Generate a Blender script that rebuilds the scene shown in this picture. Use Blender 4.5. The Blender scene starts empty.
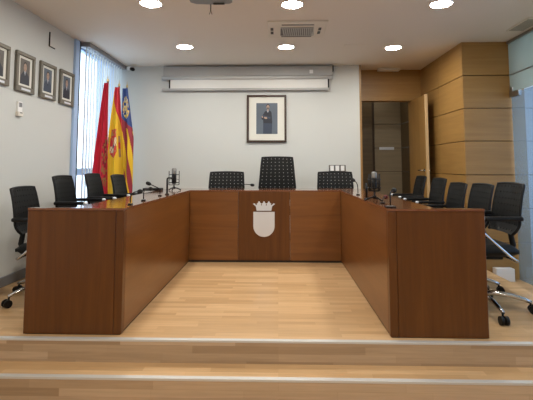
import bpy, bmesh, math, random
from mathutils import Vector, Matrix
random.seed(7)
S = bpy.context.scene
COL = S.collection
PI = math.pi

# ------------------------------------------------------------------ materials
def nt(name):
    m = bpy.data.materials.new(name); m.use_nodes = True
    t = m.node_tree; b = t.nodes['Principled BSDF']
    return m, t, b

def plain(name, col, rough=.5, metal=0., spec=.5, bump=0., bscale=200., var=0.):
    m, t, b = nt(name)
    b.inputs['Base Color'].default_value = (*col, 1)
    b.inputs['Roughness'].default_value = rough
    b.inputs['Metallic'].default_value = metal
    b.inputs['Specular IOR Level'].default_value = spec
    tc = t.nodes.new('ShaderNodeTexCoord')
    n = t.nodes.new('ShaderNodeTexNoise'); n.inputs['Scale'].default_value = bscale
    t.links.new(tc.outputs['Object'], n.inputs['Vector'])
    if bump:
        bp = t.nodes.new('ShaderNodeBump'); bp.inputs['Strength'].default_value = bump
        bp.inputs['Distance'].default_value = .002
        t.links.new(n.outputs['Fac'], bp.inputs['Height']); t.links.new(bp.outputs['Normal'], b.inputs['Normal'])
    if var:
        n2 = t.nodes.new('ShaderNodeTexNoise'); n2.inputs['Scale'].default_value = 3
        t.links.new(tc.outputs['Object'], n2.inputs['Vector'])
        r = t.nodes.new('ShaderNodeValToRGB')
        r.color_ramp.elements[0].color = (*[c*(1-var) for c in col], 1)
        r.color_ramp.elements[1].color = (*[min(1, c*(1+var)) for c in col], 1)
        t.links.new(n2.outputs['Fac'], r.inputs['Fac']); t.links.new(r.outputs['Color'], b.inputs['Base Color'])
    return m

def veneer(name, dark, light, axis='Z', rough=.35, freq=16., coat=0., spec=.5):
    """wood veneer whose grain runs along the given axis"""
    m, t, b = nt(name)
    tc = t.nodes.new('ShaderNodeTexCoord'); mp = t.nodes.new('ShaderNodeMapping')
    sc = [freq, freq, freq]; sc['XYZ'.index(axis)] = freq*.06
    mp.inputs['Scale'].default_value = sc
    t.links.new(tc.outputs['Object'], mp.inputs['Vector'])
    n = t.nodes.new('ShaderNodeTexNoise'); n.inputs['Scale'].default_value = 1.2
    n.inputs['Detail'].default_value = 6; n.inputs['Roughness'].default_value = .62
    n.inputs['Distortion'].default_value = .6
    t.links.new(mp.outputs['Vector'], n.inputs['Vector'])
    r = t.nodes.new('ShaderNodeValToRGB')
    r.color_ramp.elements[0].position = .28; r.color_ramp.elements[0].color = (*dark, 1)
    r.color_ramp.elements[1].position = .74; r.color_ramp.elements[1].color = (*light, 1)
    t.links.new(n.outputs['Fac'], r.inputs['Fac']); t.links.new(r.outputs['Color'], b.inputs['Base Color'])
    b.inputs['Roughness'].default_value = rough; b.inputs['Coat Weight'].default_value = coat
    b.inputs['Coat Roughness'].default_value = .12; b.inputs['Specular IOR Level'].default_value = spec
    return m

def parquet(name, stops, rough=.4, row=.05, wid=.38):
    """three-strip beech laminate, strips along X; risers map by height"""
    m, t, b = nt(name)
    tc = t.nodes.new('ShaderNodeTexCoord'); sp = t.nodes.new('ShaderNodeSeparateXYZ')
    t.links.new(tc.outputs['Object'], sp.inputs[0])
    ad = t.nodes.new('ShaderNodeMath'); t.links.new(sp.outputs['Y'], ad.inputs[0]); t.links.new(sp.outputs['Z'], ad.inputs[1])
    cb = t.nodes.new('ShaderNodeCombineXYZ'); t.links.new(sp.outputs['X'], cb.inputs['X']); t.links.new(ad.outputs[0], cb.inputs['Y'])
    br = t.nodes.new('ShaderNodeTexBrick')
    br.offset = .37; br.offset_frequency = 3; br.squash = 1.35; br.squash_frequency = 2
    br.inputs['Color1'].default_value = (0, 0, 0, 1); br.inputs['Color2'].default_value = (1, 1, 1, 1)
    br.inputs['Mortar'].default_value = (.2, .2, .2, 1); br.inputs['Scale'].default_value = 1
    br.inputs['Mortar Size'].default_value = .0006; br.inputs['Bias'].default_value = 0
    br.inputs['Brick Width'].default_value = wid; br.inputs['Row Height'].default_value = row
    t.links.new(cb.outputs[0], br.inputs['Vector'])
    r = t.nodes.new('ShaderNodeValToRGB')
    e = r.color_ramp.elements
    e[0].color = (*stops[0], 1); e[1].color = (*stops[2], 1)
    q = e.new(.5); q.color = (*stops[1], 1)
    t.links.new(br.outputs['Color'], r.inputs['Fac'])
    mp = t.nodes.new('ShaderNodeMapping'); mp.inputs['Scale'].default_value = (3, 60, 1)
    t.links.new(cb.outputs[0], mp.inputs['Vector'])
    n = t.nodes.new('ShaderNodeTexNoise'); n.inputs['Scale'].default_value = 1.; n.inputs['Detail'].default_value = 5
    n.inputs['Distortion'].default_value = .8
    t.links.new(mp.outputs['Vector'], n.inputs['Vector'])
    mr = t.nodes.new('ShaderNodeMapRange'); mr.inputs['To Min'].default_value = .78; mr.inputs['To Max'].default_value = 1.2
    t.links.new(n.outputs['Fac'], mr.inputs['Value'])
    mx = t.nodes.new('ShaderNodeMix'); mx.data_type = 'RGBA'; mx.blend_type = 'MULTIPLY'; mx.inputs['Factor'].default_value = 1
    t.links.new(r.outputs['Color'], mx.inputs['A']); t.links.new(mr.outputs['Result'], mx.inputs['B'])
    t.links.new(mx.outputs['Result'], b.inputs['Base Color'])
    b.inputs['Roughness'].default_value = rough
    return m

def emit(name, col, st):
    m = bpy.data.materials.new(name); m.use_nodes = True; t = m.node_tree
    for n in list(t.nodes): t.nodes.remove(n)
    o = t.nodes.new('ShaderNodeOutputMaterial'); e = t.nodes.new('ShaderNodeEmission')
    e.inputs['Color'].default_value = (*col, 1); e.inputs['Strength'].default_value = st
    t.links.new(e.outputs[0], o.inputs['Surface'])
    return m

def glassy(name, tint, haze_col, haze, gloss=.08):
    """thin pane: clear + frosted (translucent/diffuse) + reflection"""
    m = bpy.data.materials.new(name); m.use_nodes = True; t = m.node_tree
    for n in list(t.nodes): t.nodes.remove(n)
    o = t.nodes.new('ShaderNodeOutputMaterial')
    tr = t.nodes.new('ShaderNodeBsdfTransparent'); tr.inputs['Color'].default_value = (*tint, 1)
    gl = t.nodes.new('ShaderNodeBsdfGlossy'); gl.inputs['Roughness'].default_value = .04
    tl = t.nodes.new('ShaderNodeBsdfTranslucent'); tl.inputs['Color'].default_value = (*haze_col, 1)
    df = t.nodes.new('ShaderNodeBsdfDiffuse'); df.inputs['Color'].default_value = (*haze_col, 1)
    a = t.nodes.new('ShaderNodeMixShader'); a.inputs[0].default_value = .35
    t.links.new(tl.outputs[0], a.inputs[1]); t.links.new(df.outputs[0], a.inputs[2])
    b = t.nodes.new('ShaderNodeMixShader'); b.inputs[0].default_value = haze
    t.links.new(tr.outputs[0], b.inputs[1]); t.links.new(a.outputs[0], b.inputs[2])
    c = t.nodes.new('ShaderNodeMixShader'); c.inputs[0].default_value = gloss
    t.links.new(b.outputs[0], c.inputs[1]); t.links.new(gl.outputs[0], c.inputs[2])
    t.links.new(c.outputs[0], o.inputs['Surface'])
    return m

M = {}
M['wall'] = plain('painted_wall', (.61, .625, .60), .75, bump=.08, bscale=90)
M['ceiling'] = plain('painted_ceiling', (.80, .76, .695), .85)
M['floor'] = parquet('beech_laminate', ((.48, .295, .140), (.56, .355, .175), (.63, .415, .218)), .33)
M['alu'] = plain('aluminium_nosing', (.62, .62, .60), .42, .35)
M['base'] = plain('grey_baseboard', (.20, .205, .215), .5)
M['oak'] = veneer('oak_panel', (.29, .155, .042), (.39, .22, .066), 'X', .45, 14)
M['oak_side'] = veneer('oak_panel_side', (.29, .155, .042), (.39, .22, .066), 'Y', .42, 14)
M['oak_door'] = veneer('oak_door', (.28, .15, .042), (.37, .205, .062), 'Z', .42, 14)
M['oak_grey'] = veneer('greyed_oak', (.23, .18, .11), (.30, .24, .15), 'X', .5, 14)
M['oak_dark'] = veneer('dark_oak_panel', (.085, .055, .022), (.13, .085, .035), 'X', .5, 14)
M['groove'] = plain('dark_joint', (.05, .03, .015), .7)
M['edge'] = plain('door_edge', (.55, .40, .22), .5)
M['desk_v'] = veneer('sapele_vertical', (.088, .0285, .005), (.14, .048, .0085), 'Z', .32, 18, .08, .35)
M['desk_h'] = veneer('sapele_horizontal', (.135, .045, .0085), (.225, .084, .018), 'X', .3, 12, .25)
M['desk_y'] = veneer('sapele_lengthwise', (.130, .044, .008), (.205, .075, .015), 'Y', .3, 12, .25)
M['desk_top'] = veneer('sapele_top', (.15, .05, .018), (.22, .08, .03), 'Y', .12, 12, .6)
M['plinth'] = plain('plinth', (.02, .012, .008), .6)
M['silver'] = plain('brushed_silver', (.70, .73, .78), .40, .25, bump=.1, bscale=60)
M['mesh'] = plain('mesh_grille', (.26, .26, .25), .5, .4)
M['chrome'] = plain('chrome', (.62, .63, .64), .14, 1.)
M['leather'] = plain('black_leather', (.004, .0044, .0046), .5, spec=.22, bump=.15, bscale=300)
M['black'] = plain('black_plastic', (.006, .006, .0065), .45, spec=.25)
M['black_matte'] = plain('black_foam', (.01, .01, .01), .9)
M['red_foam'] = plain('dark_red_foam', (.10, .012, .012), .8)
M['white'] = plain('white_plastic', (.84, .84, .83), .45)
M['offwhite'] = plain('offwhite_plastic', (.74, .70, .62), .5)
M['grille'] = plain('grey_grille', (.12, .115, .11), .5)
M['beige'] = plain('beige_metal', (.34, .31, .25), .5)
M['screen_case'] = plain('screen_case', (.42, .42, .41), .45)
M['screen_lip'] = plain('screen_lip', (.60, .60, .58), .35)
M['screen'] = plain('screen_fabric', (.80, .80, .77), .8)
M['proj'] = plain('projector_shell', (.22, .25, .28), .45)
M['frame_dk'] = plain('walnut_frame', (.045, .022, .014), .35)
M['frame_gr'] = plain('bronze_grey_frame', (.17, .155, .122), .45, .2)
M['mat'] = plain('cream_mat', (.74, .73, .66), .8)
M['ph_bg'] = plain('photo_blue_grey', (.10, .125, .16), .5, var=.35)
M['ph_bg2'] = plain('photo_brown_grey', (.12, .105, .09), .5, var=.35)
M['suit'] = plain('photo_suit', (.018, .022, .034), .5)
M['suit2'] = plain('photo_navy', (.035, .05, .085), .5)
M['skin'] = plain('photo_skin', (.40, .27, .20), .5)
M['shirt'] = plain('photo_shirt', (.50, .53, .60), .5)
M['hair'] = plain('photo_hair', (.03, .022, .018), .5)
M['glass_photo'] = M['ph_bg']
M['f_red'] = plain('flag_crimson', (.68, .022, .055), .6)
M['f_dred'] = plain('flag_red', (.60, .015, .03), .6)
M['f_yel'] = plain('flag_yellow', (.80, .50, .012), .6)
M['f_blue'] = plain('flag_blue', (.022, .055, .22), .6)
M['f_gold'] = plain('flag_gold_thread', (.40, .20, .06), .5)
M['f_maroon'] = plain('flag_maroon', (.30, .02, .035), .6)
M['f_cream'] = plain('flag_cream', (.72, .62, .42), .6)
M['pole'] = plain('wood_pole', (.22, .12, .05), .4)
M['brass'] = plain('brass', (.65, .45, .18), .3, 1.)
M['win'] = plain('window_frame_paint', (.40, .55, .80), .5)
M['dark_gap'] = plain('window_gasket', (.012, .014, .018), .6)
M['rail'] = plain('blind_rail', (.26, .27, .29), .45)
M['lamp'] = emit('lamp_diffuser', (1., .96, .885), 88.)
M['lamp_ring'] = plain('lamp_ring', (.72, .70, .66), .5)
M['emerg'] = plain('emergency_light', (.72, .72, .70), .4)
M['clear'] = glassy('window_glass', (.96, .98, 1.), (.9, .95, 1.), .03, .06)
M['trans'] = glassy('transom_glass', (.80, .86, .83), (.58, .64, .60), .72, .06)
M['lower'] = glassy('door_glass', (.76, .88, 1.), (.54, .62, .70), .30, .07)
M['corr'] = plain('corridor_panel', (.66, .70, .74), .6)
M['fit'] = plain('steel_fitting', (.35, .36, .37), .3, 1.)

def slat_mat():
    m = bpy.data.materials.new('blind_fabric'); m.use_nodes = True; t = m.node_tree
    for n in list(t.nodes): t.nodes.remove(n)
    o = t.nodes.new('ShaderNodeOutputMaterial')
    tl = t.nodes.new('ShaderNodeBsdfTranslucent'); tl.inputs['Color'].default_value = (.82, .84, .82, 1)
    df = t.nodes.new('ShaderNodeBsdfDiffuse'); df.inputs['Color'].default_value = (.62, .62, .58, 1)
    a = t.nodes.new('ShaderNodeMixShader'); a.inputs[0].default_value = .5
    t.links.new(tl.outputs[0], a.inputs[1]); t.links.new(df.outputs[0], a.inputs[2]); t.links.new(a.outputs[0], o.inputs['Surface'])
    return m
M['slat'] = slat_mat()

# ------------------------------------------------------------------ mesh helpers
class MB:
    """collects shapes and links them as ONE mesh object; off = world place of the parent"""
    def __init__(s, off=(0, 0, 0)):
        s.bm = bmesh.new(); s.off = Vector(off); s.mats = []
    def mi(s, mat):
        if mat not in s.mats: s.mats.append(mat)
        return s.mats.index(mat)
    def box(s, x0, x1, y0, y1, z0, z1, bev=0., seg=2, mat=None):
        r = bmesh.ops.create_cube(s.bm, size=1)
        v = r['verts']
        sx, sy, sz = x1-x0, y1-y0, z1-z0
        for q in v: q.co = Vector(((q.co.x+.5)*sx+x0, (q.co.y+.5)*sy+y0, (q.co.z+.5)*sz+z0)) - s.off
        fs = list({f for q in v for f in q.link_faces})
        if bev:
            es = list({e for q in v for e in q.link_edges})
            rr = bmesh.ops.bevel(s.bm, geom=es, offset=bev, segments=seg, affect='EDGES', profile=.5)
            fs = [f for f in fs if f.is_valid] + rr['faces']
        if mat is not None:
            i = s.mi(mat)
            for f in fs: f.material_index = i
        return s
    def tube(s, pts, r, n=10, cap=True, mat=None):
        pts = [Vector(p)-s.off for p in pts]
        rs = r if isinstance(r, (list, tuple)) else [r]*len(pts)
        rings = []; up = None; i0 = s.mi(mat) if mat else 0
        for i, p in enumerate(pts):
            d = (pts[min(i+1, len(pts)-1)]-pts[max(i-1, 0)]).normalized()
            if up is None:
                up = Vector((0, 0, 1)) if abs(d.z) < .9 else Vector((1, 0, 0))
            a = d.cross(up).normalized(); up = a.cross(d).normalized()
            rings.append([s.bm.verts.new(p+(a*math.cos(2*PI*k/n)+up*math.sin(2*PI*k/n))*rs[i]) for k in range(n)])
        for A, B in zip(rings, rings[1:]):
            for k in range(n):
                f = s.bm.faces.new((A[k], A[(k+1) % n], B[(k+1) % n], B[k])); f.smooth = True; f.material_index = i0
        if cap:
            for R in (rings[0][::-1], rings[-1]):
                f = s.bm.faces.new(R); f.material_index = i0
        return s
    def cyl(s, a, b, r, n=16, mat=None): return s.tube([a, b], r, n, True, mat)
    def lathe(s, cx, cy, prof, n=20, mat=None, axis='Z', cz=0):
        """prof = [(radius, height)]"""
        i0 = s.mi(mat) if mat else 0
        rings = []
        for r, h in prof:
            ring = []
            for k in range(n):
                a = 2*PI*k/n
                if axis == 'Z': p = Vector((cx+r*math.cos(a), cy+r*math.sin(a), h))
                elif axis == 'X': p = Vector((h, cy+r*math.cos(a), cz+r*math.sin(a)))
                else: p = Vector((cx+r*math.cos(a), h, cz+r*math.sin(a)))
                ring.append(s.bm.verts.new(p-s.off))
            rings.append(ring)
        for A, B in zip(rings, rings[1:]):
            for k in range(n):
                f = s.bm.faces.new((A[k], A[(k+1) % n], B[(k+1) % n], B[k])); f.smooth = True; f.material_index = i0
        for R in (rings[0][::-1], rings[-1]):
            f = s.bm.faces.new(R); f.material_index = i0
        return s
    def ball(s, c, r, sc=(1, 1, 1), mat=None, n=14):
        q = bmesh.ops.create_uvsphere(s.bm, u_segments=n, v_segments=max(6, n//2), radius=r)['verts']
        i0 = s.mi(mat) if mat else 0
        for v in q: v.co = Vector((v.co.x*sc[0], v.co.y*sc[1], v.co.z*sc[2]))+Vector(c)-s.off
        for f in {f for v in q for f in v.link_faces}: f.smooth = True; f.material_index = i0
        return s
    def prism(s, pts, d, mat=None):
        """pts: list of 3D points of a flat outline; d: extrusion vector"""
        i0 = s.mi(mat) if mat else 0
        d = Vector(d)
        A = [s.bm.verts.new(Vector(p)-s.off) for p in pts]; B = [s.bm.verts.new(Vector(p)-s.off+d) for p in pts]
        n = len(A); fs = [s.bm.faces.new(A[::-1]), s.bm.faces.new(B)]
        for k in range(n): fs.append(s.bm.faces.new((A[k], A[(k+1) % n], B[(k+1) % n], B[k])))
        for f in fs: f.material_index = i0
        return s
    def face(s, pts, mat=None):
        f = s.bm.faces.new([s.bm.verts.new(Vector(p)-s.off) for p in pts])
        f.material_index = s.mi(mat) if mat else 0
        return s
    def build(s, name, mat=None, parent=None, normals=True, loc=None):
        if normals: bmesh.ops.recalc_face_normals(s.bm, faces=s.bm.faces)
        me = bpy.data.meshes.new(name); s.bm.to_mesh(me); s.bm.free()
        for m in (s.mats if s.mats else [mat]): me.materials.append(m)
        o = bpy.data.objects.new(name, me); COL.objects.link(o)
        if parent: o.parent = parent
        o.location = loc if loc is not None else (0, 0, 0)
        return o

def thing(name, label, cat, loc=(0, 0, 0), rz=0, group=None):
    o = bpy.data.objects.new(name, None); COL.objects.link(o)
    o.empty_display_size = .1; o.location = loc; o.rotation_euler = (0, 0, rz)
    o['label'] = label; o['category'] = cat
    if group: o['group'] = group
    return o
def tag(o, label, cat, group=None):
    o['label'] = label; o['category'] = cat
    if group: o['group'] = group
    return o
def struct(o):
    o['kind'] = 'structure'; return o
def copy_tree(o, parent=None):
    c = o.copy(); COL.objects.link(c)
    if parent: c.parent = parent
    for ch in list(o.children): copy_tree(ch, c)
    return c

# ------------------------------------------------------------------ dimensions
XL, XR, YB, H = -2.32, 2.69, 6.12, 2.46
YF = -3.0                       # wall behind the photographer
ZL = -.254                      # hall floor, two steps below the platform
YS, YT = 2.583, 2.397           # nosings of the platform and of the step
XP = 2.04                       # right edge of the platform

# ------------------------------------------------------------------ setting
fl = MB()
fl.box(XL-.1, XP, YS, 5.0, -.30, 0); fl.box(XL-.1, 2.15, 5.0, 7.5, -.30, 0)
struct(fl.build('floor_platform', M['floor']))
struct(MB().box(XL-.1, XP, YT, YS, -.30, -.127).build('floor_step', M['floor']))
struct(MB().box(XL-.1, 4.1, YF-.1, 7.5, -.40, ZL).build('floor_hall', M['floor']))
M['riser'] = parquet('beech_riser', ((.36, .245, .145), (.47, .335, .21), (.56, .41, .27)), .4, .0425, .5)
struct(MB().box(XL, XP, YS-.0045, YS-.0002, -.127, -.0095).build('trim_3', M['riser']))
struct(MB().box(XL, XP, YT-.0045, YT-.0002, ZL, -.1375).build('trim_4', M['riser']))
n1 = MB(); n1.box(XL, XP, YS-.006, YS+.026, 0, .003, .001, 1); n1.box(XL, XP, YS-.006, YS-.0005, -.009, .001)
struct(n1.build('trim_1', M['alu']))
n2 = MB(); n2.box(XL, XP, YT-.006, YT+.026, -.127, -.124, .001, 1); n2.box(XL, XP, YT-.006, YT-.0005, -.137, -.126)
struct(n2.build('trim_2', M['alu']))
struct(MB().box(XL-.2, 4.1, YF-.1, 7.5, H, H+.1).build('ceiling', M['ceiling']))

# left wall with the window opening (Y 4.74..6.08)
WY0, WY1, WZ0 = 4.86, 6.08, .42
wl = MB()
wl.box(XL-.2, XL, YF, WY0, ZL, H); wl.box(XL-.2, XL, WY0, WY1, ZL, WZ0); wl.box(XL-.2, XL, WY1, YB+.2, ZL, H)
struct(wl.build('wall_left', M['wall']))
struct(MB().box(XL, XL+.014, YS, YB, 0, .085, .004, 1).build('baseboard_left', M['base']))
struct(MB().box(XL-.2, 1.165, YB, YB+.33, -.3, H).build('wall_back', M['wall']))
struct(MB().box(XL, 1.10, YB-.014, YB, 0, .085, .004, 1).build('baseboard_back', M['base']))
struct(MB().box(XL-.2, 4.1, YF-.1, YF, ZL-.1, H).build('wall_front', M['wall']))

# window
w = MB()
w.box(XL, XL+.03, 4.745, 4.832, .03, H, .004, 1)            # wide side casing
for y in (WY0, 5.64, WY1-.05): w.box(XL-.10, XL-.04, y, y+.05, WZ0, H)
w.box(XL-.10, XL-.03, WY0, WY1, .905, .985)
for z in (WZ0, H-.05): w.box(XL-.10, XL-.04, WY0, WY1, z, z+.05)
w.box(XL-.02, XL+.05, WY0, WY1, WZ0-.03, WZ0)
win = struct(w.build('window_1', M['win']))
MB().box(XL, XL+.024, 4.833, 4.87, .03, H).build('gasket', M['dark_gap'], win)
MB().box(XL-.072, XL-.066, WY0+.05, WY1-.05, WZ0+.05, H-.05).build('pane', M['clear'], win)

# vertical blind
vb = thing('vertical_blind', 'white vertical slat blind hanging over the left window behind the flags', 'blind', (XL+.09, 5.45, 0))
off = (XL+.09, 5.45, 0)
MB(off).box(XL+.005, XL+.125, 4.88, 6.09, H-.055, H-.001, .006).build('head_rail', M['rail'], vb)
sl = MB(off)
n = 15
for k in range(n):
    y = 4.92+k*(6.03-4.92)/(n-1); c, s_ = .042*math.cos(-.66), .042*math.sin(-.66)
    P = [(XL+.065-s_, y-c, .50), (XL+.065, y+.004, .50), (XL+.065+s_, y+c, .50)]
    for a, b in zip(P, P[1:]): sl.face([a, b, (*b[:2], H-.055), (*a[:2], H-.055)])
sl.build('slats', M['slat'], vb, normals=False)
ch = MB(off)
for k in range(n-1):
    y = 4.92+k*(6.03-4.92)/(n-1)
    ch.cyl((XL+.065, y, .515), (XL+.065, y+(6.03-4.92)/(n-1), .515), .003, 6)
ch.build('bottom_chain', M['white'], vb)

# ---- right side: oak wall block, doorway, vestibule
zj = [2.063, 1.68, 1.299, .912, .53, .15]
def panel_front(name, x0, x1, y, z0, z1, mat, joints, parent=None, thick=.02):
    """a wall of panels facing -Y with open joints between them"""
    b = MB(); zs = [z0]+sorted(joints)+[z1]
    for a, c in zip(zs, zs[1:]): b.box(x0, x1, y, y+thick, a+(.004 if a != z0 else 0), c-(.004 if c != z1 else 0), .0015, 1)
    return b.build(name, mat, parent)
def panel_side(name, x, y0, y1, z0, z1, mat, joints, parent=None, thick=.02, ysplit=()):
    b = MB(); zs = [z0]+sorted(joints)+[z1]; ys = [y0]+list(ysplit)+[y1]
    for a, c in zip(zs, zs[1:]):
        for p, q in zip(ys, ys[1:]):
            b.box(x, x+thick, p+(.002 if p != y0 else 0), q-(.002 if q != y1 else 0), a+(.004 if a != z0 else 0), c-(.004 if c != z1 else 0), .0015, 1)
    return b.build(name, mat, parent)
wr = struct(MB().box(2.17, 2.85, 5.02, 6.6, ZL, H).build('wall_right', M['groove']))
panel_front('front_panels', 2.15, 2.85, 5.0, ZL, H, M['oak'], zj, wr)
panel_side('side_panels', 2.15, 5.022, 6.47, ZL, H, M['oak_side'], zj, wr, ysplit=(5.75,))
# doorway at Y 6.45, opening X 1.26..2.0, head 1.99
dr = struct(MB().box(1.165, 1.19, YB-.004, 6.47, 0, H).build('door_1', M['oak_door']))
MB().box(1.19, 2.148, 6.45, 6.6, 1.99, H).build('lintel', M['oak'], dr)
jm = MB(); jm.box(1.19, 1.262, 6.45, 6.6, 0, 1.99); jm.box(2.0, 2.148, 6.45, 6.6, 0, 1.99)
jm.build('jamb', M['oak_door'], dr)
vz = [1.73, 1.32, .92, .52]
vs = struct(MB().box(1.0, 2.3, 7.42, 7.5, 0, H).build('wall_vestibule', M['groove']))
panel_front('back_panels', 1.655, 2.12, 7.40, 0, H, M['oak_grey'], vz, vs)
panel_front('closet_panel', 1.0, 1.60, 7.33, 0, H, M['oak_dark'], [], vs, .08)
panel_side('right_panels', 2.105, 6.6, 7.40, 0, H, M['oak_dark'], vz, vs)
struct(MB().box(.9, 1.0, YB+.33, 7.5, 0, H).build('wall_vestibule_left', M['wall']))
# the open leaf
lf = thing('door_leaf', 'oak door leaf standing open in the doorway beside the panelled wall', 'door', (2.0, 6.44, 0))
lo = (2.0, 6.44, 0)
def leafbox(x0, x1, y0, y1, z0, z1, bev=0): return MB(lo).box(x0, x1, y0, y1, z0, z1, bev, 1)
leafbox(1.985, 2.025, 5.83, 6.44, .012, 1.985, .002).build('leaf', M['oak_door'], lf)
leafbox(1.985, 2.025, 5.822, 5.8295, .012, 1.985, .001).build('edge_band', M['edge'], lf)
hd = MB(lo)
for sx in (-1, 1):
    x = 2.005+sx*.02
    hd.cyl((x, 5.89, .955), (x+sx*.008, 5.89, .955), .025, 18)
    hd.tube([(x+sx*.008, 5.89, .955), (x+sx*.045, 5.89, .955), (x+sx*.05, 5.90, .955), (x+sx*.05, 6.01, .955)], .009, 8)
hd.build('lever_handle', M['chrome'], lf)
sg = MB().box(1.73, 1.98, 7.385, 7.399, 1.288, 1.335, .003, 1)
tag(sg.build('sign_plate', M['silver']), 'small blank silver sign plate on the panelling inside the doorway', 'sign')

# ---- glass partition on the right and the corridor behind it
gp = struct(MB().box(XR-.02, XR+.02, YF, 5.0, H-.03, H).build('window_2', M['fit']))
MB().box(XR-.005, XR+.005, YF, 4.995, 1.862, H-.03).build('transom_pane', M['trans'], gp)
MB().box(XR-.009, XR+.009, YF, 4.995, 2.057, 2.068).build('transom_rail', M['fit'], gp)
MB().box(XR-.005, XR+.005, YF, 4.97, ZL+.01, 1.85).build('lower_pane', M['lower'], gp)
pf = MB(); pf.box(XR-.018, XR+.018, 4.80, 4.99, 1.80, 1.862, .003, 1); pf.box(XR-.014, XR+.014, 4.93, 4.99, 1.862, 1.92, .003, 1)
pf.build('patch_fitting', M['fit'], gp)
ce = struct(MB().box(2.85, 4.1, 5.03, 5.2, ZL, H).build('wall_corridor_end', M['groove']))
panel_front('end_panels', 2.85, 4.0, 5.01, ZL, H, M['corr'], zj, ce)
cw = MB(); cw.box(4.0, 4.1, YF, 5.2, ZL, .5); cw.box(4.0, 4.1, YF, 5.2, 2.3, H); cw.box(4.0, 4.1, 4.2, 5.2, .5, 2.3); cw.box(4.0, 4.1, YF, 0, .5, 2.3)
struct(cw.build('wall_corridor', M['corr']))
bx = MB().box(2.40, 2.60, 4.90, 4.99, ZL, -.115, .004)
tag(bx.build('floor_box', M['white']), 'low white box on the hall floor at the foot of the oak wall', 'box')

# ------------------------------------------------------------------ the council desk
DO = (-.15, 3.93, 0)
D = thing('council_desk', 'large U shaped reddish wood council desk with a silver shield and crown on its front', 'desk', DO)
LX0, LX1, RX0, RX1, DY0, DY1, DY2, DZ = -1.545, -.945, .663, 1.24, 2.644, 4.62, 5.22, .755
d = MB(DO)
TW = .014
yk = DY0+.041
d.prism([(x, y, DZ-TW) for x, y in ((LX0, DY0), (LX1, DY0), (LX1, DY1), (RX0, DY1), (RX0, DY0), (RX1, DY0), (RX1, yk), (.965, yk),
         (.965, 5.0), (-1.28, 5.0), (-1.28, yk), (LX0, yk))], (0, 0, TW))
wt = d.build('worktop', M['desk_top'], D)
zt = DZ-TW-.0005
MB(DO).box(LX0, LX1-.0505, DY0+.002, DY0+.04, .003, zt, .003, 1).build('end_panel', M['desk_v'], D)
MB(DO).box(RX0+.0505, RX1, DY0+.002, DY0+.04, .003, zt, .003, 1).build('end_panel', M['desk_v'], D)
MB(DO).box(LX1-.050, LX1-.001, DY0+.002, DY0+.052, .003, zt, .006, 3).build('corner_post', M['desk_v'], D)
MB(DO).box(RX0+.001, RX0+.050, DY0+.002, DY0+.052, .003, zt, .006, 3).build('corner_post', M['desk_v'], D)
MB(DO).box(LX1-.036, LX1-.002, DY0+.0525, DY1+.034, .012, zt, .002, 1).build('inner_panel', M['desk_y'], D)
MB(DO).box(RX0+.002, RX0+.036, DY0+.0525, DY1+.034, .012, zt, .002, 1).build('inner_panel', M['desk_y'], D)
xs = [LX1-.002, -.425, .126, RX0+.002]
for i in range(3):
    MB(DO).box(xs[i]+.0015, xs[i+1]-.0015, DY1+.002, DY1+.036, .022, zt, .0015, 1).build('front_panel', M['desk_v'] if i == 1 else M['desk_h'], D)
pl = MB(DO)
pl.box(LX1-.03, RX0+.03, DY1+.008, DY1+.03, 0, .021); pl.box(LX0+.01, LX1-.01, DY0+.01, DY0+.034, 0, .0025); pl.box(RX0+.01, RX1-.01, DY0+.01, DY0+.034, 0, .0025)
pl.box(LX1-.03, LX1-.008, DY0+.06, DY1, 0, .0115); pl.box(RX0+.008, RX0+.03, DY0+.06, DY1, 0, .0115)
pl.build('plinth', M['plinth'], D)
# inner trestle legs under the open outer sides
for x in (-1.03, .70):
    MB(DO).box(x, x+.04, 4.94, 4.99, 0, zt).build('rear_leg', M['desk_v'], D)
# crest: shield and crown
yc = DY1+.0015
cxm, hw = -.150, .113
sh = [(cxm-hw, yc, .528), (cxm+hw, yc, .528), (cxm+hw, yc, .38)]
for k in range(1, 16):
    a = PI*k/16; sh.append((cxm+hw*math.cos(a), yc, .38-.113*math.sin(a)))
sh.append((cxm-hw, yc, .38))
o = MB(DO).prism(sh, (0, -.010, 0)).build('shield', M['silver'], D); o['label'] = 'brushed silver shield plate'
zc = .540
cr = [(cxm-.078, yc, zc), (cxm+.078, yc, zc), (cxm+.086, yc, zc+.045), (cxm+.118, yc, zc+.072), (cxm+.098, yc, zc+.078), (cxm+.088, yc, zc+.062),
      (cxm+.072, yc, zc+.058)]
def lobe(x, z):
    return [(x+.018, yc, z-.006), (x+.026, yc, z+.012), (x+.012, yc, z+.020), (x+.006, yc, z+.036), (x-.006, yc, z+.036), (x-.012, yc, z+.020), (x-.026, yc, z+.012), (x-.018, yc, z-.006)]
for q in (.052, 0, -.052): cr += lobe(cxm+q, zc+.062)
cr += [(cxm-.072, yc, zc+.058), (cxm-.088, yc, zc+.062), (cxm-.098, yc, zc+.078), (cxm-.118, yc, zc+.072), (cxm-.086, yc, zc+.045)]
o = MB(DO).prism(cr, (0, -.010, 0)).build('crown', M['silver'], D); o['label'] = 'brushed silver crown plate'

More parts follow.
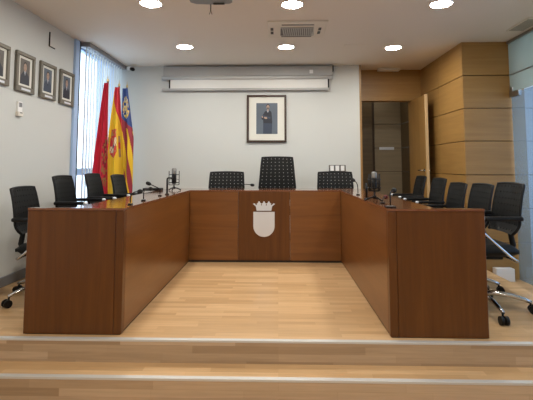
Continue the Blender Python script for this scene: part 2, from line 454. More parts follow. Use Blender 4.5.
# ------------------------------------------------------------------ chairs
def make_chair(name, label, group, zt_, tw, bw, rows, cols=9, hs=.009, aw=.222):
    """front faces -Y; empty on the floor under the column"""
    t = thing(name, label, 'chair', (0, 0, 0), 0, group)
    low = []
    # base
    MB().lathe(0, 0, [(.034, .075), (.038, .09), (.036, .125), (.028, .135)], 18).build('hub', M['chrome'], t)
    for k in range(5):
        a = 2*PI*k/5
        c, s_ = math.cos(a), math.sin(a)
        P = [(.025, .112), (.10, .118), (.20, .108), (.285, .088), (.325, .074)]
        lg = MB().tube([(r*c, r*s_, z) for r, z in P], [.019, .0175, .0155, .0135, .011], 10).build('base_leg', M['chrome'], t)
        cs = MB()
        x, y = .318*c, .318*s_
        cs.cyl((x, y, .072), (x, y, .045), .007, 8)
        for q in (-1, 1):
            ox, oy = -s_*q, c*q
            cs.cyl((x+ox*.006+.012*c, y+oy*.006+.012*s_, .028), (x+ox*.026+.012*c, y+oy*.026+.012*s_, .028), .028, 16)
        cs.build('caster', M['black'], lg)
    MB().lathe(0, 0, [(.026, .136), (.026, .30), (.016, .302), (.016, .40)], 16).build('gas_lift', M['black'], t)
    up = []
    mc = MB(); mc.box(-.10, .10, -.10, .13, .375, .402, .006); mc.box(-.05, .05, .10, .215, .380, .400, .004)
    up.append(mc.build('mechanism', M['black'], t))
    # seat cushion with waterfall front
    st = MB(); nx, ny = 10, 12
    g = {}
    for top in (0, 1):
        for i in range(nx+1):
            for j in range(ny+1):
                u, v = i/nx*2-1, j/ny*2-1
                wx = (aw-.020)*(1-.05*(v > .6)); x = u*wx*math.sqrt(1-.12*v*v*abs(u)); y = -.015+v*.235*math.sqrt(1-.12*u*u*abs(v))
                e = max(abs(u), abs(v)); rim = (max(0, e-.72)/.28)**2.4
                if top: z = .485-.034*rim-.006*(1-u*u)*(1-v*v)-(.022*max(0, -v-.5)/.5)
                else: z = .404+.025*rim-(.014*max(0, -v-.5)/.5)
                g[top, i, j] = st.bm.verts.new((x, y, z))
    for top in (0, 1):
        for i in range(nx):
            for j in range(ny): st.bm.faces.new((g[top, i, j], g[top, i+1, j], g[top, i+1, j+1], g[top, i, j+1])).smooth = True
    rim = [(i, 0) for i in range(nx)]+[(nx, j) for j in range(ny)]+[(i, ny) for i in range(nx, 0, -1)]+[(0, j) for j in range(ny, 0, -1)]
    for a, b in zip(rim, rim[1:]+rim[:1]): st.bm.faces.new((g[0, a[0], a[1]], g[0, b[0], b[1]], g[1, b[0], b[1]], g[1, a[0], a[1]])).smooth = True
    up.append(st.build('seat', M['leather'], t))
    # perforated backrest shell
    zb = .555
    def lines(n, L):
        p = L/n; out = [0]
        for k in range(n): out += [k*p+p/2-hs/2, k*p+p/2+hs/2]
        return [q/L for q in out]+[1]
    U, V = lines(cols, .42), lines(rows, zt_-zb-.03)
    def surf(u, v, back=0):
        uu = u*2-1
        hw = bw/2+(tw/2-bw/2)*v
        if v < .22: hw *= 1-.16*((.22-v)/.22)**2
        z = zb+(zt_-zb)*v-.006*uu*uu*(v > .9)
        y = .210+.055*v+.02*math.sin(v*PI)*(-.6)-.018*uu*uu
        y -= .035*max(0, (.25-v)/.25)**2
        return Vector((uu*hw, y+back, z))
    bk = MB(); th = .014
    vf = {}
    for s_ in (0, 1):
        for i, u in enumerate(U):
            for j, v in enumerate(V): vf[s_, i, j] = bk.bm.verts.new(surf(u, v, s_*th))
    def hole(i, j): return i % 2 == 1 and j % 2 == 1
    NI, NJ = len(U)-1, len(V)-1
    for i in range(NI):
        for j in range(NJ):
            if hole(i, j):
                c = [(i, j), (i+1, j), (i+1, j+1), (i, j+1)]
                for a, b in zip(c, c[1:]+c[:1]): bk.bm.faces.new((vf[0, a[0], a[1]], vf[0, b[0], b[1]], vf[1, b[0], b[1]], vf[1, a[0], a[1]]))
            else:
                bk.bm.faces.new([vf[0, *q] for q in ((i, j), (i+1, j), (i+1, j+1), (i, j+1))])
                bk.bm.faces.new([vf[1, *q] for q in ((i, j), (i, j+1), (i+1, j+1), (i+1, j))])
    rim = [(i, 0) for i in range(NI)]+[(NI, j) for j in range(NJ)]+[(i, NJ) for i in range(NI, 0, -1)]+[(0, j) for j in range(NJ, 0, -1)]
    for a, b in zip(rim, rim[1:]+rim[:1]): bk.bm.faces.new((vf[0, a[0], a[1]], vf[0, b[0], b[1]], vf[1, b[0], b[1]], vf[1, a[0], a[1]]))
    back = bk.build('backrest', M['leather'], t); up.append(back)
    fr = MB()
    P = [surf(1, v/14, th/2) for v in range(0, 15)]+[surf(1-k/10, 1, th/2) for k in range(1, 10)]+[surf(0, 1-v/14, th/2) for v in range(0, 15)]
    fr.tube(P, .0105, 8)
    fr.build('back_frame', M['black'], back)
    sp = MB(); sp.tube([(0, .19, .39), (0, .232, .40), (0, .252, .46), (0, .235, .56), (0, .242, .64)], [.016, .02, .02, .018, .012], 10)
    up.append(sp.build('back_support', M['black'], t))
    for s_ in (-1, 1):
        x = s_*aw
        pad = MB().box(x-.023, x+.023, -.045, .215, .655, .684, .011, 3).build('armrest', M['black'], t)
        sup = MB()
        sup.tube([(x, -.038, .657), (x, -.060, .635), (x, -.066, .608), (x, -.050, .575), (x, .02, .510), (x, .12, .42), (x, .17, .385), (x*.8, .19, .375), (x*.3, .17, .386)], .0085, 10)
        sup.build('arm_support', M['chrome'], pad)
        MB().ball((x, -.055, .669), .0165, (1.1, 1.3, .8)).build('arm_cap', M['silver'], pad)
        up.append(pad)
    return t

UPPER = ('mechanism', 'seat', 'backrest', 'back_support', 'armrest')
def place(proto, used, x, y, rz, lift, label):
    o = proto if not used else copy_tree(proto)
    o.location = (x, y, 0); o.rotation_euler = (0, 0, rz); o['label'] = label
    for c in o.children:
        if c.name.split('.')[0] in UPPER: c.location.z = lift
    return o
G = 'black low-backed chairs round the council desk'
side = make_chair('office_chair', '', G, .90, .345, .385, 8, aw=.208)
R90 = PI/2
spots = [
 # left, facing +X
 (-1.77, 3.40, R90+.06, -.055, 'black swivel chair alone at the near end of the desk on the left'),
 (-1.735, 3.94, R90+.02, .02, 'second black chair from the front along the left arm of the desk'),
 (-1.66, 4.41, R90+.02, .03, 'black chair on the left in front of the crimson flag'),
 (-1.58, 4.88, R90-.02, .01, 'farthest black chair on the left, in front of the yellow flag'),
 # right, facing -X
 (1.44, 3.20, -R90, -.013, 'nearest black chair on the right, its chrome base showing past the desk'),
 (1.455, 3.66, -R90, -.04, 'second black chair from the front along the right arm of the desk'),
 (1.455, 4.145, -R90, -.05, 'third black chair on the right, partly hidden by the chair before it'),
 (1.46, 4.63, -R90, -.02, 'fourth black chair on the right, before the dark gap behind the open door'),
 (1.46, 5.22, -R90-.03, -.01, 'farthest black chair on the right, in front of the open oak door'),
]
for i, s_ in enumerate(spots): place(side, i > 0, *s_)
# back row, facing the camera
low = make_chair('office_chair', '', G, .90, .43, .465, 8, hs=.0068)
place(low, False, -.665, 5.40, .02, .035, 'low black perforated chair behind the desk, left of the tall chair')
place(low, True, .735, 5.40, -.02, .035, 'low black perforated chair behind the desk, under the white switches')
hi = make_chair('office_chair', 'tall-backed black perforated chair in the middle, under the portrait of the standing man', 'black tall-backed chair', 1.10, .40, .495, 12, cols=8, hs=.0068)
del hi['group']
place(hi, False, -.010, 5.40, 0, .03, hi['label'])

# ------------------------------------------------------------------ microphones
G2 = 'gooseneck microphones on the desk'
def goose(x, y, pts, label, head=M['black_matte'], wide=False):
    o3 = (x, y, DZ)
    t = thing('gooseneck_microphone', label, 'microphone', o3, 0, G2)
    b = MB(o3); w_ = .030 if wide else .015
    b.box(x-w_, x+w_, y-w_, y+w_, DZ, DZ+.010, .004, 2)
    b.build('base', M['black'], t)
    st = MB(o3)
    st.tube([(x, y, DZ+.014)]+pts, .0042, 8); st.build('gooseneck', M['black'], t)
    a, q = Vector(pts[-2]), Vector(pts[-1]); dd = (q-a).normalized()
    h = MB(o3); h.tube([q-dd*.004, q+dd*.004, q+dd*.018, q+dd*.034, q+dd*.042], [.008, .014, .0165, .014, .006], 12); h.build('windscreen', head, t)
goose(-.985, 2.87, [(-.985, 2.87, .80), (-.98, 2.875, .825), (-.968, 2.90, .838), (-.955, 2.94, .838)], 'gooseneck microphone nearest the front end of the left desk arm')
goose(-1.0, 3.20, [(-1.0, 3.20, .805), (-1.0, 3.21, .83), (-.995, 3.24, .84), (-.985, 3.29, .838)], 'second gooseneck microphone from the front on the left desk arm')
goose(-1.02, 3.72, [(-1.02, 3.72, .79), (-1.022, 3.72, .812), (-1.035, 3.715, .825), (-1.10, 3.705, .855)], 'gooseneck microphone on the left desk arm leaning left, beside the bent post stand')
goose(-.43, 4.95, [(-.42, 4.94, .782), (-.40, 4.93, .800), (-.36, 4.92, .806), (-.31, 4.91, .800)], 'small low microphone on the desk between the left and middle back chairs')
goose(.715, 3.90, [(.715, 3.90, .80), (.712, 3.90, .84), (.705, 3.91, .865), (.69, 3.93, .878)], 'gooseneck microphone on the desk corner in front of the right low chair')
goose(.722, 3.02, [(.722, 3.02, .775), (.73, 3.04, .787), (.75, 3.08, .793), (.775, 3.15, .790)], 'low gooseneck microphone with a dark red windscreen on the right desk arm', M['red_foam'])
goose(.702, 2.735, [(.702, 2.735, .80), (.702, 2.737, .835), (.71, 2.75, .852), (.735, 2.79, .856)], 'gooseneck microphone on a wide base at the front corner of the right desk arm', wide=True)

G3 = 'studio microphones on the desk'
def studio(x, y, zb, zt_, r, label, rz=0):
    o3 = (x, y, DZ)
    t = thing('studio_microphone', label, 'microphone', o3, 0, G3)
    st = MB(o3)
    for k in range(3):
        a = 2*PI*k/3+.5+rz
        st.tube([(x, y, DZ+.03), (x+.035*math.cos(a), y+.035*math.sin(a), DZ+.024), (x+.075*math.cos(a), y+.075*math.sin(a), DZ+.006)], .006, 8)
    st.lathe(x, y, [(.014, DZ+.018), (.014, DZ+.04), (.006, DZ+.042), (.006, zb-.012)], 10)
    st.build('tripod', M['black'], t)
    zm = zb+(zt_-zb)*.64
    b = MB(o3); b.lathe(x, y, [(r*.7, zb), (r, zb+.008), (r, zm)], 18); b.build('body', M['black'], t)
    g = MB(o3); g.lathe(x, y, [(r, zm+.0005), (r*1.02, zm+.004), (r*1.02, zt_-.012), (r*.8, zt_-.002), (r*.3, zt_)], 18)
    o = g.build('capsule_grille', M['mesh'], t); o['label'] = 'silver mesh grille'
    s2 = MB(o3)
    R = r+.028
    for z in (zb+.012, zm-.01):
        s2.tube([(x+R*math.cos(2*PI*k/20), y+R*math.sin(2*PI*k/20), z) for k in range(21)], .0035, 6, False)
    for k in range(4):
        a = 2*PI*k/4+.4
        s2.tube([(x+R*math.cos(a), y+R*math.sin(a), zb-.012), (x+R*math.cos(a), y+R*math.sin(a), zm+.03)], .0042, 6)
        s2.tube([(x+R*math.cos(a), y+R*math.sin(a), zb-.011), (x, y, zb-.012)], .0035, 6)
        s2.tube([(x+R*math.cos(a), y+R*math.sin(a), zb+.04), (x+r*math.cos(a), y+r*math.sin(a), zb+.05)], .0025, 6)
    s2.build('shock_mount', M['black'], t)
studio(-1.10, 4.55, .826, .992, .025, 'silver topped studio microphone in a shock mount at the back of the left desk arm')
studio(.712, 3.22, .842, .972, .019, 'silver topped studio microphone on a small tripod on the right desk arm', .6)
def post(x, y, zt_, dx, label):
    o3 = (x, y, DZ)
    t = thing('microphone_stand', label, 'stand', o3, 0, 'bent black post stands')
    MB(o3).lathe(x, y, [(.020, DZ), (.020, DZ+.006), (.012, DZ+.010), (.010, DZ+.012)], 16).build('base', M['black'], t)
    MB(o3).tube([(x, y, DZ+.01), (x, y, zt_-.012)], .0085, 10).build('post', M['black'], t)
    if dx: MB(o3).tube([(x, y, zt_-.014), (x, y, zt_-.004), (x+dx*.2, y, zt_), (x+dx, y, zt_)], .007, 8).build('arm', M['black'], t)
post(-1.005, 3.90, .905, .05, 'thin black post stand with a bent top on the left desk arm')
post(.69, 3.40, .893, 0, 'straight thin black post beside the right studio microphone')
cb = MB().box(-1.41, -1.22, 4.47, 4.58, DZ+.0005, DZ+.028, .005)
tag(cb.build('conference_box', M['black']), 'flat black box on the left desk arm behind the gooseneck microphones', 'box')

# ------------------------------------------------------------------ flags
def flag(name, label, px, py, ztop, edges, colour, amp=.03, nf=2.6, ph=0., nu=46, nv=110, back=0.):
    """edges(v) -> (xleft, xright) at height fraction v; the cloth hangs in folds from the pole"""
    t = thing(name, label, 'flag', (px, py, 0), 0, 'flags on poles in the left corner')
    o3 = (px, py, 0)
    MB(o3).lathe(px, py, [(.075, 0), (.075, .012), (.03, .03), (.018, .10), (.016, .11)], 24).build('pole_base', M['brass'], t)
    MB(o3).tube([(px, py, .1), (px, py, ztop+.015)], .012, 10).build('pole', M['pole'], t)
    MB(o3).lathe(px, py, [(.008, ztop+.012), (.016, ztop+.03), (.006, ztop+.055), (.002, ztop+.10)], 12).build('finial', M['brass'], t)
    c = MB(o3); zb = .56
    grid = []
    for j in range(nv+1):
        v = j/nv; x0, x1 = edges(v); row = []
        z = ztop-(ztop-zb)*v
        for i in range(nu+1):
            u = i/nu
            x = x0+(x1-x0)*u
            k = min(1, .25+v*1.3)
            y = py-.018-amp*k*(1.1+math.sin(2*PI*nf*u*(1-.15*v)+ph+1.2*v))
            x += amp*.35*k*math.cos(2*PI*nf*u+ph+1.2*v)*min(1, 4*u*(1-u))
            zz = z-.05*v*(1-u)*(1 if v < 1 else 1)
            row.append(c.bm.verts.new((x-px, y-py, zz)))
        grid.append(row)
    for j in range(nv):
        for i in range(nu):
            f = c.bm.faces.new((grid[j][i], grid[j+1][i], grid[j+1][i+1], grid[j][i+1])); f.smooth = True
            f.material_index = c.mi(M[colour((i+.5)/nu, (j+.5)/nv)])
    o = c.build('cloth', None, t, normals=False)
    md = o.modifiers.new('thickness', 'SOLIDIFY'); md.thickness = .003
    return t
def lerp(a, b, t): return a+(b-a)*t
rnd = random.Random(3)
NOISE = [[rnd.random() for _ in range(40)] for _ in range(60)]
def nz(u, v, a, b): return NOISE[int(v*b) % 60][int(u*a) % 40]
def col_red(u, v):
    if .60 < u < .92 and .42 < v < .86 and ((u-.76)/.15)**2+((v-.64)/.21)**2 < 1:
        return 'f_gold' if nz(u, v, 24, 52) > .52 else ('f_maroon' if nz(u, v, 17, 45) > .55 else 'f_red')
    return 'f_red'
def col_es(u, v):
    if v < .05+.34*u+.03*math.sin(u*7): return 'f_dred'
    # coat of arms: quartered shield, crown above, a pillar to each side
    a, b = (u-.38)/.58, (v-.50)/.135
    if abs(a) < .44 and -.45 < b < .80 and (b < .3 or (a/.44)**2+((b-.3)/.5)**2 < 1):
        if a*a+(b-.08)**2 < .018: return 'f_blue'
        if nz(u, v, 26, 57) < .25: return 'f_gold'
        return ('f_dred' if a < 0 else 'f_cream') if b < .08 else ('f_cream' if a < 0 and b < .5 else 'f_dred')
    if abs(a) < .38 and -1.0 < b < -.5: return 'f_dred' if (abs(a) < .30 and b > -.62) or nz(u, v, 30, 60) > .5 else 'f_gold'
    if .56 < abs(a) < .70 and -.55 < b < .8: return 'f_gold' if not -.15 < b < .3 else 'f_dred'
    if v > .86+.16*(1-u): return 'f_dred'
    return 'f_yel'
def col_va(u, v):
    if v < .26+.10*u:
        a, b = (u-.52)/.40, (v-.17)/.10
        r = math.hypot(a, b)
        if r < 1 and nz(u, v, 14, 46) > .32: return 'f_cream' if nz(u, v, 22, 50) > .45 else 'f_yel'
        return 'f_blue'
    if v < .33+.06*u: return 'f_maroon'
    q = (u*.9-v*1.1+1.25)*2.1
    return 'f_maroon' if (q % 1) < .5 else 'f_yel'
flag('flag_on_pole', 'plain crimson flag with a faded gold emblem hanging from a pole by the window', -2.03, 5.02, 2.0,
     lambda v: (lerp(-2.06, -2.185, v**.85), lerp(-2.01, -1.965, v)), col_red, .026, 2.2, .4)
flag('flag_on_pole', 'red and yellow flag with a coat of arms between crimson and blue flags', -2.05, 5.44, 2.025,
     lambda v: (lerp(-2.09, -2.165, min(1, v*1.9)**.9), lerp(-2.035, -1.945, min(1, v*1.6))), col_es, .026, 1.8, 2.0)
flag('flag_on_pole', 'flag with a blue crested top and red and yellow stripes, nearest the back wall', -2.075, 5.80, 2.075,
     lambda v: (lerp(-2.125, -2.125, v), lerp(-2.06, -1.96, min(1, v*2.2))), col_va, .024, 1.7, 1.0)

# ------------------------------------------------------------------ pictures
def ell(cx, cz, rx, rz_, n=16): return [(cx+rx*math.cos(2*PI*k/n), cz+rz_*math.sin(2*PI*k/n)) for k in range(n)]
def side_picture(y0, y1, z0, z1, label, bg, tone, plate=True):
    """frame on the left wall; local plane drawn in (Y,Z), facing +X; hangs tilted a touch forward"""
    cy, cz = (y0+y1)/2, (z0+z1)/2; o3 = (XL, cy, cz)
    t = thing('framed_photograph', label, 'picture', o3, 0, 'framed photographs of men on the left wall')
    W, Hh, fw = y1-y0, z1-z0, .034
    f = MB(o3)
    def b(a0, a1, c0, c1, x0, x1, bev=.004): return f.box(XL+x0, XL+x1, a0, a1, c0, c1, bev, 1)
    b(y0, y1, z0, z0+fw+.018, .001, .028); b(y0, y1, z1-fw, z1, .001, .028); b(y0, y0+fw, z0+fw, z1-fw, .001, .028); b(y1-fw, y1, z0+fw, z1-fw, .001, .028)
    f.build('frame', M['frame_gr'], t)
    MB(o3).box(XL+.002, XL+.012, y0+fw-.004, y1-fw+.004, z0+fw+.012, z1-fw+.004).build('mat', M['mat'], t)
    p = MB(o3); x = XL+.0125
    pw, ph = (W-2*fw)*.34, (Hh-2*fw)*.395
    zc_ = cz+.008
    p.box(XL+.0121, x, cy-pw, cy+pw, zc_-ph, zc_+ph, mat=bg)
    def poly(pts, m, dx): p.face([(x+dx, cy+a*pw, zc_+c*ph) for a, c in pts], m)
    poly([(-.92, -1), (.92, -1), (.85, -.35), (.45, -.05), (.2, .08), (-.2, .08), (-.45, -.05), (-.85, -.35)], tone, .0005)
    poly([(-.2, .08), (0, -.5), (.2, .08)], M['shirt'], .0008)
    poly([(-.05, .02), (-.07, -.42), (0, -.5), (.07, -.42), (.05, .02)], M['suit'], .0011)
    poly([(-.13, .02), (.13, .02), (.13, .2), (-.13, .2)], M['skin'], .0009)
    poly(ell(0, .47, .38, .34), M['hair'], .0010)
    poly(ell(0, .38, .32, .31), M['skin'], .0013)
    for q in (-.12, .12): poly(ell(q, .43, .05, .025, 8), M['hair'], .0016)
    poly(ell(0, .23, .10, .02, 8), M['f_maroon'], .0016)
    p.build('photograph', None, t, normals=False)
    if plate: MB(o3).box(XL+.028, XL+.0295, cy-.07, cy+.07, z0+.014, z0+.034).build('nameplate', M['silver'], t)
side_picture(3.29, 3.573, 1.69, 2.035, 'framed photograph at the left edge, nearest the camera on the left wall', M['ph_bg2'], M['suit'])
side_picture(3.668, 3.955, 1.680, 2.040, 'framed photograph hanging straight above the white remote control', M['ph_bg2'], M['suit'])
side_picture(4.055, 4.345, 1.680, 2.040, 'third framed photograph of a man in a suit from the left edge', M['ph_bg'], M['suit2'])
side_picture(4.438, 4.735, 1.672, 2.045, 'framed photograph next to the window, last of the row', M['ph_bg'], M['suit'])

po = (-.16, YB, 1.685)
P = thing('framed_portrait', 'large dark framed portrait of a standing man with folded arms on the back wall', 'picture', po)
x0, x1, z0, z1 = -.443, .123, 1.348, 2.028
f = MB(po); fw = .030
for a in ((x0, x1, z0, z0+fw), (x0, x1, z1-fw, z1), (x0, x0+fw, z0+fw, z1-fw), (x1-fw, x1, z0+fw, z1-fw)):
    f.box(a[0], a[1], YB-.032, YB-.001, a[2], a[3], .006, 2)
f.build('frame', M['frame_dk'], P)
MB(po).box(x0+fw-.004, x1-fw+.004, YB-.014, YB-.002, z0+fw-.004, z1-fw+.004).build('mat', M['mat'], P)
p = MB(po); px0, px1, pz0, pz1 = -.309, -.005, 1.468, 1.912
p.box(px0, px1, YB-.0148, YB-.0141, pz0, pz1, mat=M['ph_bg'])
pc, pw, ph = (px0+px1)/2, (px1-px0)/2, (pz1-pz0)/2; pzc = (pz0+pz1)/2
def pp(pts, m, dy): p.face([(pc+a*pw, YB-.0148-dy, pzc+c*ph) for a, c in pts], m)
pp([(-.35, -1), (.45, -1), (.50, -.2), (.46, .2), (.42, .42), (.22, .56), (0, .54), (-.20, .44), (-.45, .15), (-.52, -.02), (-.36, -.10), (-.34, -.3)], M['suit'], .0004)
pp([(-.35, -1), (.45, -1), (.47, -.32), (-.32, -.30)], M['suit2'], .0006)
pp([(-.02, .52), (.10, .36), (.20, .54)], M['shirt'], .0007)
pp([(.08, .50), (.10, .36), (.13, .50)], M['suit'], .0009)
pp([(-.46, .10), (.30, -.02), (.36, .08), (-.38, .22)], M['suit2'], .0008)
pp([(-.28, .02), (-.08, -.04), (.06, .02), (-.06, .10), (-.26, .10)], M['skin'], .0010)
pp([(-.50, .12), (-.42, .02), (-.36, .08), (-.42, .18)], M['skin'], .0010)
pp([(.03, .50), (.17, .50), (.17, .60), (.03, .60)], M['skin'], .0008)
pp(ell(.10, .78, .165, .155), M['hair'], .0008)
pp(ell(.10, .73, .14, .15), M['skin'], .0010)
pp(ell(.10, .655, .11, .07), M['ph_bg2'], .0012)
for q in (.05, .15): pp(ell(q, .755, .022, .012, 8), M['hair'], .0013)
p.build('photograph', None, P, normals=False)

# small things on the left wall
wb = MB(); wb.box(XL, XL+.010, 4.212, 4.226, 2.228, 2.372, .002, 1); wb.box(XL, XL+.010, 4.212, 4.325, 2.222, 2.232, .002, 1)
tag(wb.build('wall_bracket', M['black']), 'thin dark L shaped bracket high on the left wall', 'bracket')
ro = (XL, 3.752, 1.525)
rc = thing('remote_control', 'white remote control in its holder on the left wall under a photograph', 'remote control', ro)
MB(ro).box(XL, XL+.022, 3.72, 3.785, 1.465, 1.588, .006, 2).build('body', M['white'], rc)
MB(ro).box(XL+.022, XL+.0235, 3.731, 3.774, 1.538, 1.577).build('display', M['base'], rc)
hb = MB(ro); hb.box(XL, XL+.030, 3.715, 3.79, 1.455, 1.495, .004); hb.build('wall_mount', M['offwhite'], rc)
MB(ro).box(XL+.030, XL+.0315, 3.735, 3.77, 1.482, 1.490).build('button', M['grille'], rc)

# back wall: switches, screen, security camera
so = (.836, YB, .982)
sw = thing('switch_plate', 'row of three white switches on the back wall above the right low chair', 'switch', so)
MB(so).box(.718, .955, YB-.010, YB, .936, 1.028, .003, 1).build('plate', M['grille'], sw)
for k in range(3):
    x = .736+k*.074
    MB(so).box(x, x+.052, YB-.017, YB-.0101, .945, 1.019, .003, 1).build('rocker', M['white'], sw)

sc = (-.44, YB, 2.25)
ps = thing('projection_screen', 'rolled up grey projection screen in its long case on the back wall', 'screen', sc)
cz = MB(sc)
X0, X1 = -1.64, .775
cz.prism([(X0, YB-.001, 2.445), (X0, YB-.075, 2.43), (X0, YB-.085, 2.30), (X0, YB-.001, 2.30)], (X1-X0, 0, 0))
cz.build('case', M['screen_case'], ps)
MB(sc).tube([(X0-.02, YB-.06, 2.274), (X1+.002, YB-.06, 2.274)], .027, 16).build('roller', M['screen_lip'], ps)
fb = MB(sc).box(-1.545, .71, YB-.052, YB-.049, 2.125, 2.27); fb.build('fabric', M['screen'], ps)
for a in (-1.565, .711): MB(sc).box(a, a+.019, YB-.0525, YB-.0485, 2.125, 2.27).build('border', M['black'], ps)
MB(sc).box(-1.665, .735, YB-.064, YB-.036, 2.088, 2.123, .008, 2).build('bottom_bar', M['screen_case'], ps)
MB(sc).box(.45, .50, YB-.092, YB-.0845, 2.325, 2.375).build('sticker', M['white'], ps)
MB(sc).box(X1, X1+.02, YB-.075, YB-.01, 2.36, 2.44, .004).build('end_cap', M['black'], ps)

co = (-2.14, YB, 2.42)
cm = thing('security_camera', 'small white security camera with black lens high in the left corner', 'camera', co)
MB(co).box(-2.185, -2.125, YB-.03, YB-.001, 2.40, 2.455, .006).build('mount', M['white'], cm)
MB(co).tube([(-2.155, YB-.025, 2.425), (-2.15, YB-.07, 2.425), (-2.125, YB-.10, 2.415), (-2.09, YB-.13, 2.395)], [.014, .022, .030, .030], 14).build('body', M['white'], cm)
MB(co).tube([(-2.092, YB-.129, 2.396), (-2.06, YB-.148, 2.383), (-2.045, YB-.157, 2.377)], [.024, .027, .020], 14).build('lens', M['black'], cm)

# ------------------------------------------------------------------ ceiling
G4 = 'round downlights in the ceiling'
def downlight(name, x, y, label):
    o3 = (x, y, H)
    t = thing(name, label, 'ceiling light', o3, 0, G4)
    MB().tube([(.097*math.cos(2*PI*k/28), .097*math.sin(2*PI*k/28), -.003) for k in range(29)], .0065, 6, False).build('trim_ring', M['lamp_ring'], t)
    MB().lathe(0, 0, [(.09, -.001), (.09, -.004)], 28).build('diffuser', M['lamp'], t)
    return t
dl = [(-1.13, 3.70, 'round downlight at the top left of the ceiling'), (.13, 3.76, 'round downlight in front of the air conditioning cassette'),
      (1.46, 3.78, 'round downlight at the top right of the ceiling'), (-1.13, 5.10, 'round downlight above the left end of the projection screen'),
      (.10, 5.14, 'round downlight between the air conditioning cassette and the projection screen'), (1.41, 5.20, 'round downlight nearest the doorway lintel')]
for x, y, l in dl: downlight('downlight', x, y, l)

ao = (.20, 4.46, H)
ac = thing('air_conditioner', 'square ceiling air conditioning cassette with a slatted grey grille', 'air conditioner', ao)
MB(ao).box(-.105, .505, 4.19, 4.73, H-.016, H-.001, .006, 2).build('panel', M['offwhite'], ac)
gr = MB(ao); gr.box(.03, .37, 4.36, 4.63, H-.0185, H-.0162)
gr.build('grille_back', M['grille'], ac)
gs = MB(ao)
for k in range(15):
    x = .045+k*.0225
    gs.prism([(x, 4.365, H-.024), (x+.008, 4.365, H-.0187), (x+.008+.02, 4.625, H-.0187), (x+.02, 4.625, H-.024)][:4], (.005, 0, 0))
for y in (4.362, 4.62): gs.box(.03, .375, y, y+.008, H-.025, H-.0187)
gs.build('grille', M['screen_case'], ac)
for a in ((-.075, -.045, 4.37, 4.46), (-.075, -.045, 4.49, 4.58), (.425, .455, 4.37, 4.46), (.425, .455, 4.49, 4.58)):
    MB(ao).box(*a, H-.0182, H-.0162).build('louvre', M['black'], ac)
for a in ((.04, .37, 4.265, 4.295), (.04, .37, 4.66, 4.685)):
    MB(ao).box(*a, H-.0182, H-.0162).build('louvre', M['grille'], ac)

vo = (2.53, 4.38, H)
vt = thing('ceiling_vent', 'small rectangular beige vent in the ceiling by the glass partition', 'vent', vo)
MB(vo).box(2.44, 2.62, 4.16, 4.57, H-.012, H-.001, .003, 1).build('frame', M['offwhite'], vt)
v2 = MB(vo)
for k in range(9): v2.box(2.455, 2.605, 4.19+k*.04, 4.215+k*.04, H-.015, H-.0122)
v2.build('slats', M['beige'], vt)
em = MB().box(1.49, 1.81, 6.30, 6.42, H-.035, H-.001, .010, 2)
tag(em.build('emergency_light', M['emerg']), 'flat white emergency light on the ceiling before the doorway lintel', 'ceiling light')
hp = MB().box(.80, 1.06, 5.05, 5.20, H-.006, H-.001, .002, 1)
tag(hp.build('access_panel', M['ceiling']), 'faint flush access panel in the ceiling near the projection screen', 'panel')

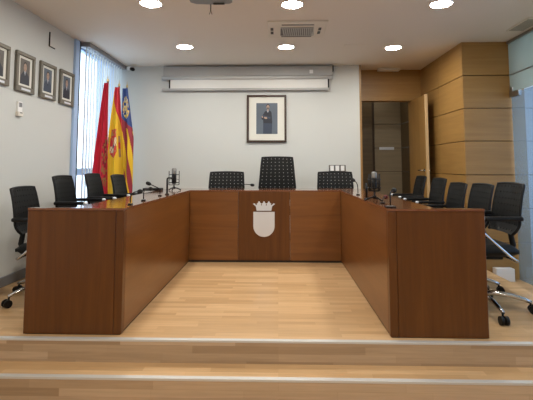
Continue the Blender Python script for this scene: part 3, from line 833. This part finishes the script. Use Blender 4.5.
# projector, cropped by the top of the picture
jo = (-.535, 3.20, 2.33)
pj = thing('projector', 'grey blue projector hanging from the ceiling at the top of the picture', 'projector', jo)
bd = MB(jo)
out = [(-.70, 3.10), (-.37, 3.10), (-.365, 3.36), (-.39, 3.385), (-.53, 3.40), (-.66, 3.385), (-.70, 3.35)]
bd.prism([(x, y, 2.325) for x, y in out], (0, 0, .095)); bd.build('body', M['proj'], pj)
MB(jo).cyl((-.53, 3.25, 2.42), (-.53, 3.25, H-.001), .03, 14).build('ceiling_mount', M['white'], pj)
MB(jo).lathe(-.47, 0, [(.035, 3.399), (.037, 3.41), (.02, 3.412)], 16, axis='Y', cz=2.37).build('lens', M['black'], pj)
MB(jo).box(-.52, -.43, 3.36, 3.388, 2.318, 2.3248).build('foot', M['black'], pj)
cbm = MB(jo); cbm.tube([(-.545, 3.395, 2.335), (-.546, 3.408, 2.31), (-.546, 3.406, 2.29), (-.545, 3.405, 2.272)], .0045, 8); cbm.build('cable', M['black'], pj)
for s_ in (-1, 1):
    MB(jo).tube([(-.545, 3.405, 2.271), (-.545+s_*.006, 3.404, 2.262), (-.545+s_*.010, 3.404, 2.245)], .003, 6).build('cable_end', M['red_foam'] if s_ > 0 else M['black'], pj)

# ------------------------------------------------------------------ light
def spot_lamp(x, y, z, power, r=.09, col=(1., .96, .885)):
    l = bpy.data.lights.new('ceiling_lamp', 'AREA'); l.shape = 'DISK'; l.size = 2*r; l.energy = power; l.color = col
    o = bpy.data.objects.new('ceiling_lamp', l); COL.objects.link(o); o.location = (x, y, z); return o
for x in (-1.13, .12, 1.44):       # the rows of downlights that continue over the hall
    for y in (2.35, .95, -.45, -1.85): spot_lamp(x, y, H-.006, LAMP if (LAMP := 4.2) else 0)
spot_lamp(1.6, 6.95, H-.01, .9)   # unseen lamp added to brighten the vestibule panels

W = bpy.data.worlds.new('World'); S.world = W; W.use_nodes = True
bg = W.node_tree.nodes['Background']
bg.inputs['Color'].default_value = (.66, .82, 1., 1); bg.inputs['Strength'].default_value = 1.75

# ------------------------------------------------------------------ camera
cam = bpy.data.cameras.new('camera'); cam.sensor_fit = 'HORIZONTAL'; cam.sensor_width = 36
cam.lens = 430/533*36; cam.shift_y = -67.8/533; cam.clip_start = .05
co_ = bpy.data.objects.new('camera', cam); COL.objects.link(co_)
co_.location = (0, 0, 1.013); co_.rotation_euler = (math.radians(94.5), 0, math.radians(1.527))
S.camera = co_
S.view_settings.view_transform = 'Standard'; S.view_settings.look = 'None'
S.view_settings.gamma = 1; S.view_settings.use_curve_mapping = False
S.view_settings.exposure = 1.0
S.cycles.use_denoising = True
S.cycles.max_bounces = 10; S.cycles.diffuse_bounces = 6; S.cycles.transparent_max_bounces = 12
S.cycles.caustics_reflective = False; S.cycles.caustics_refractive = False
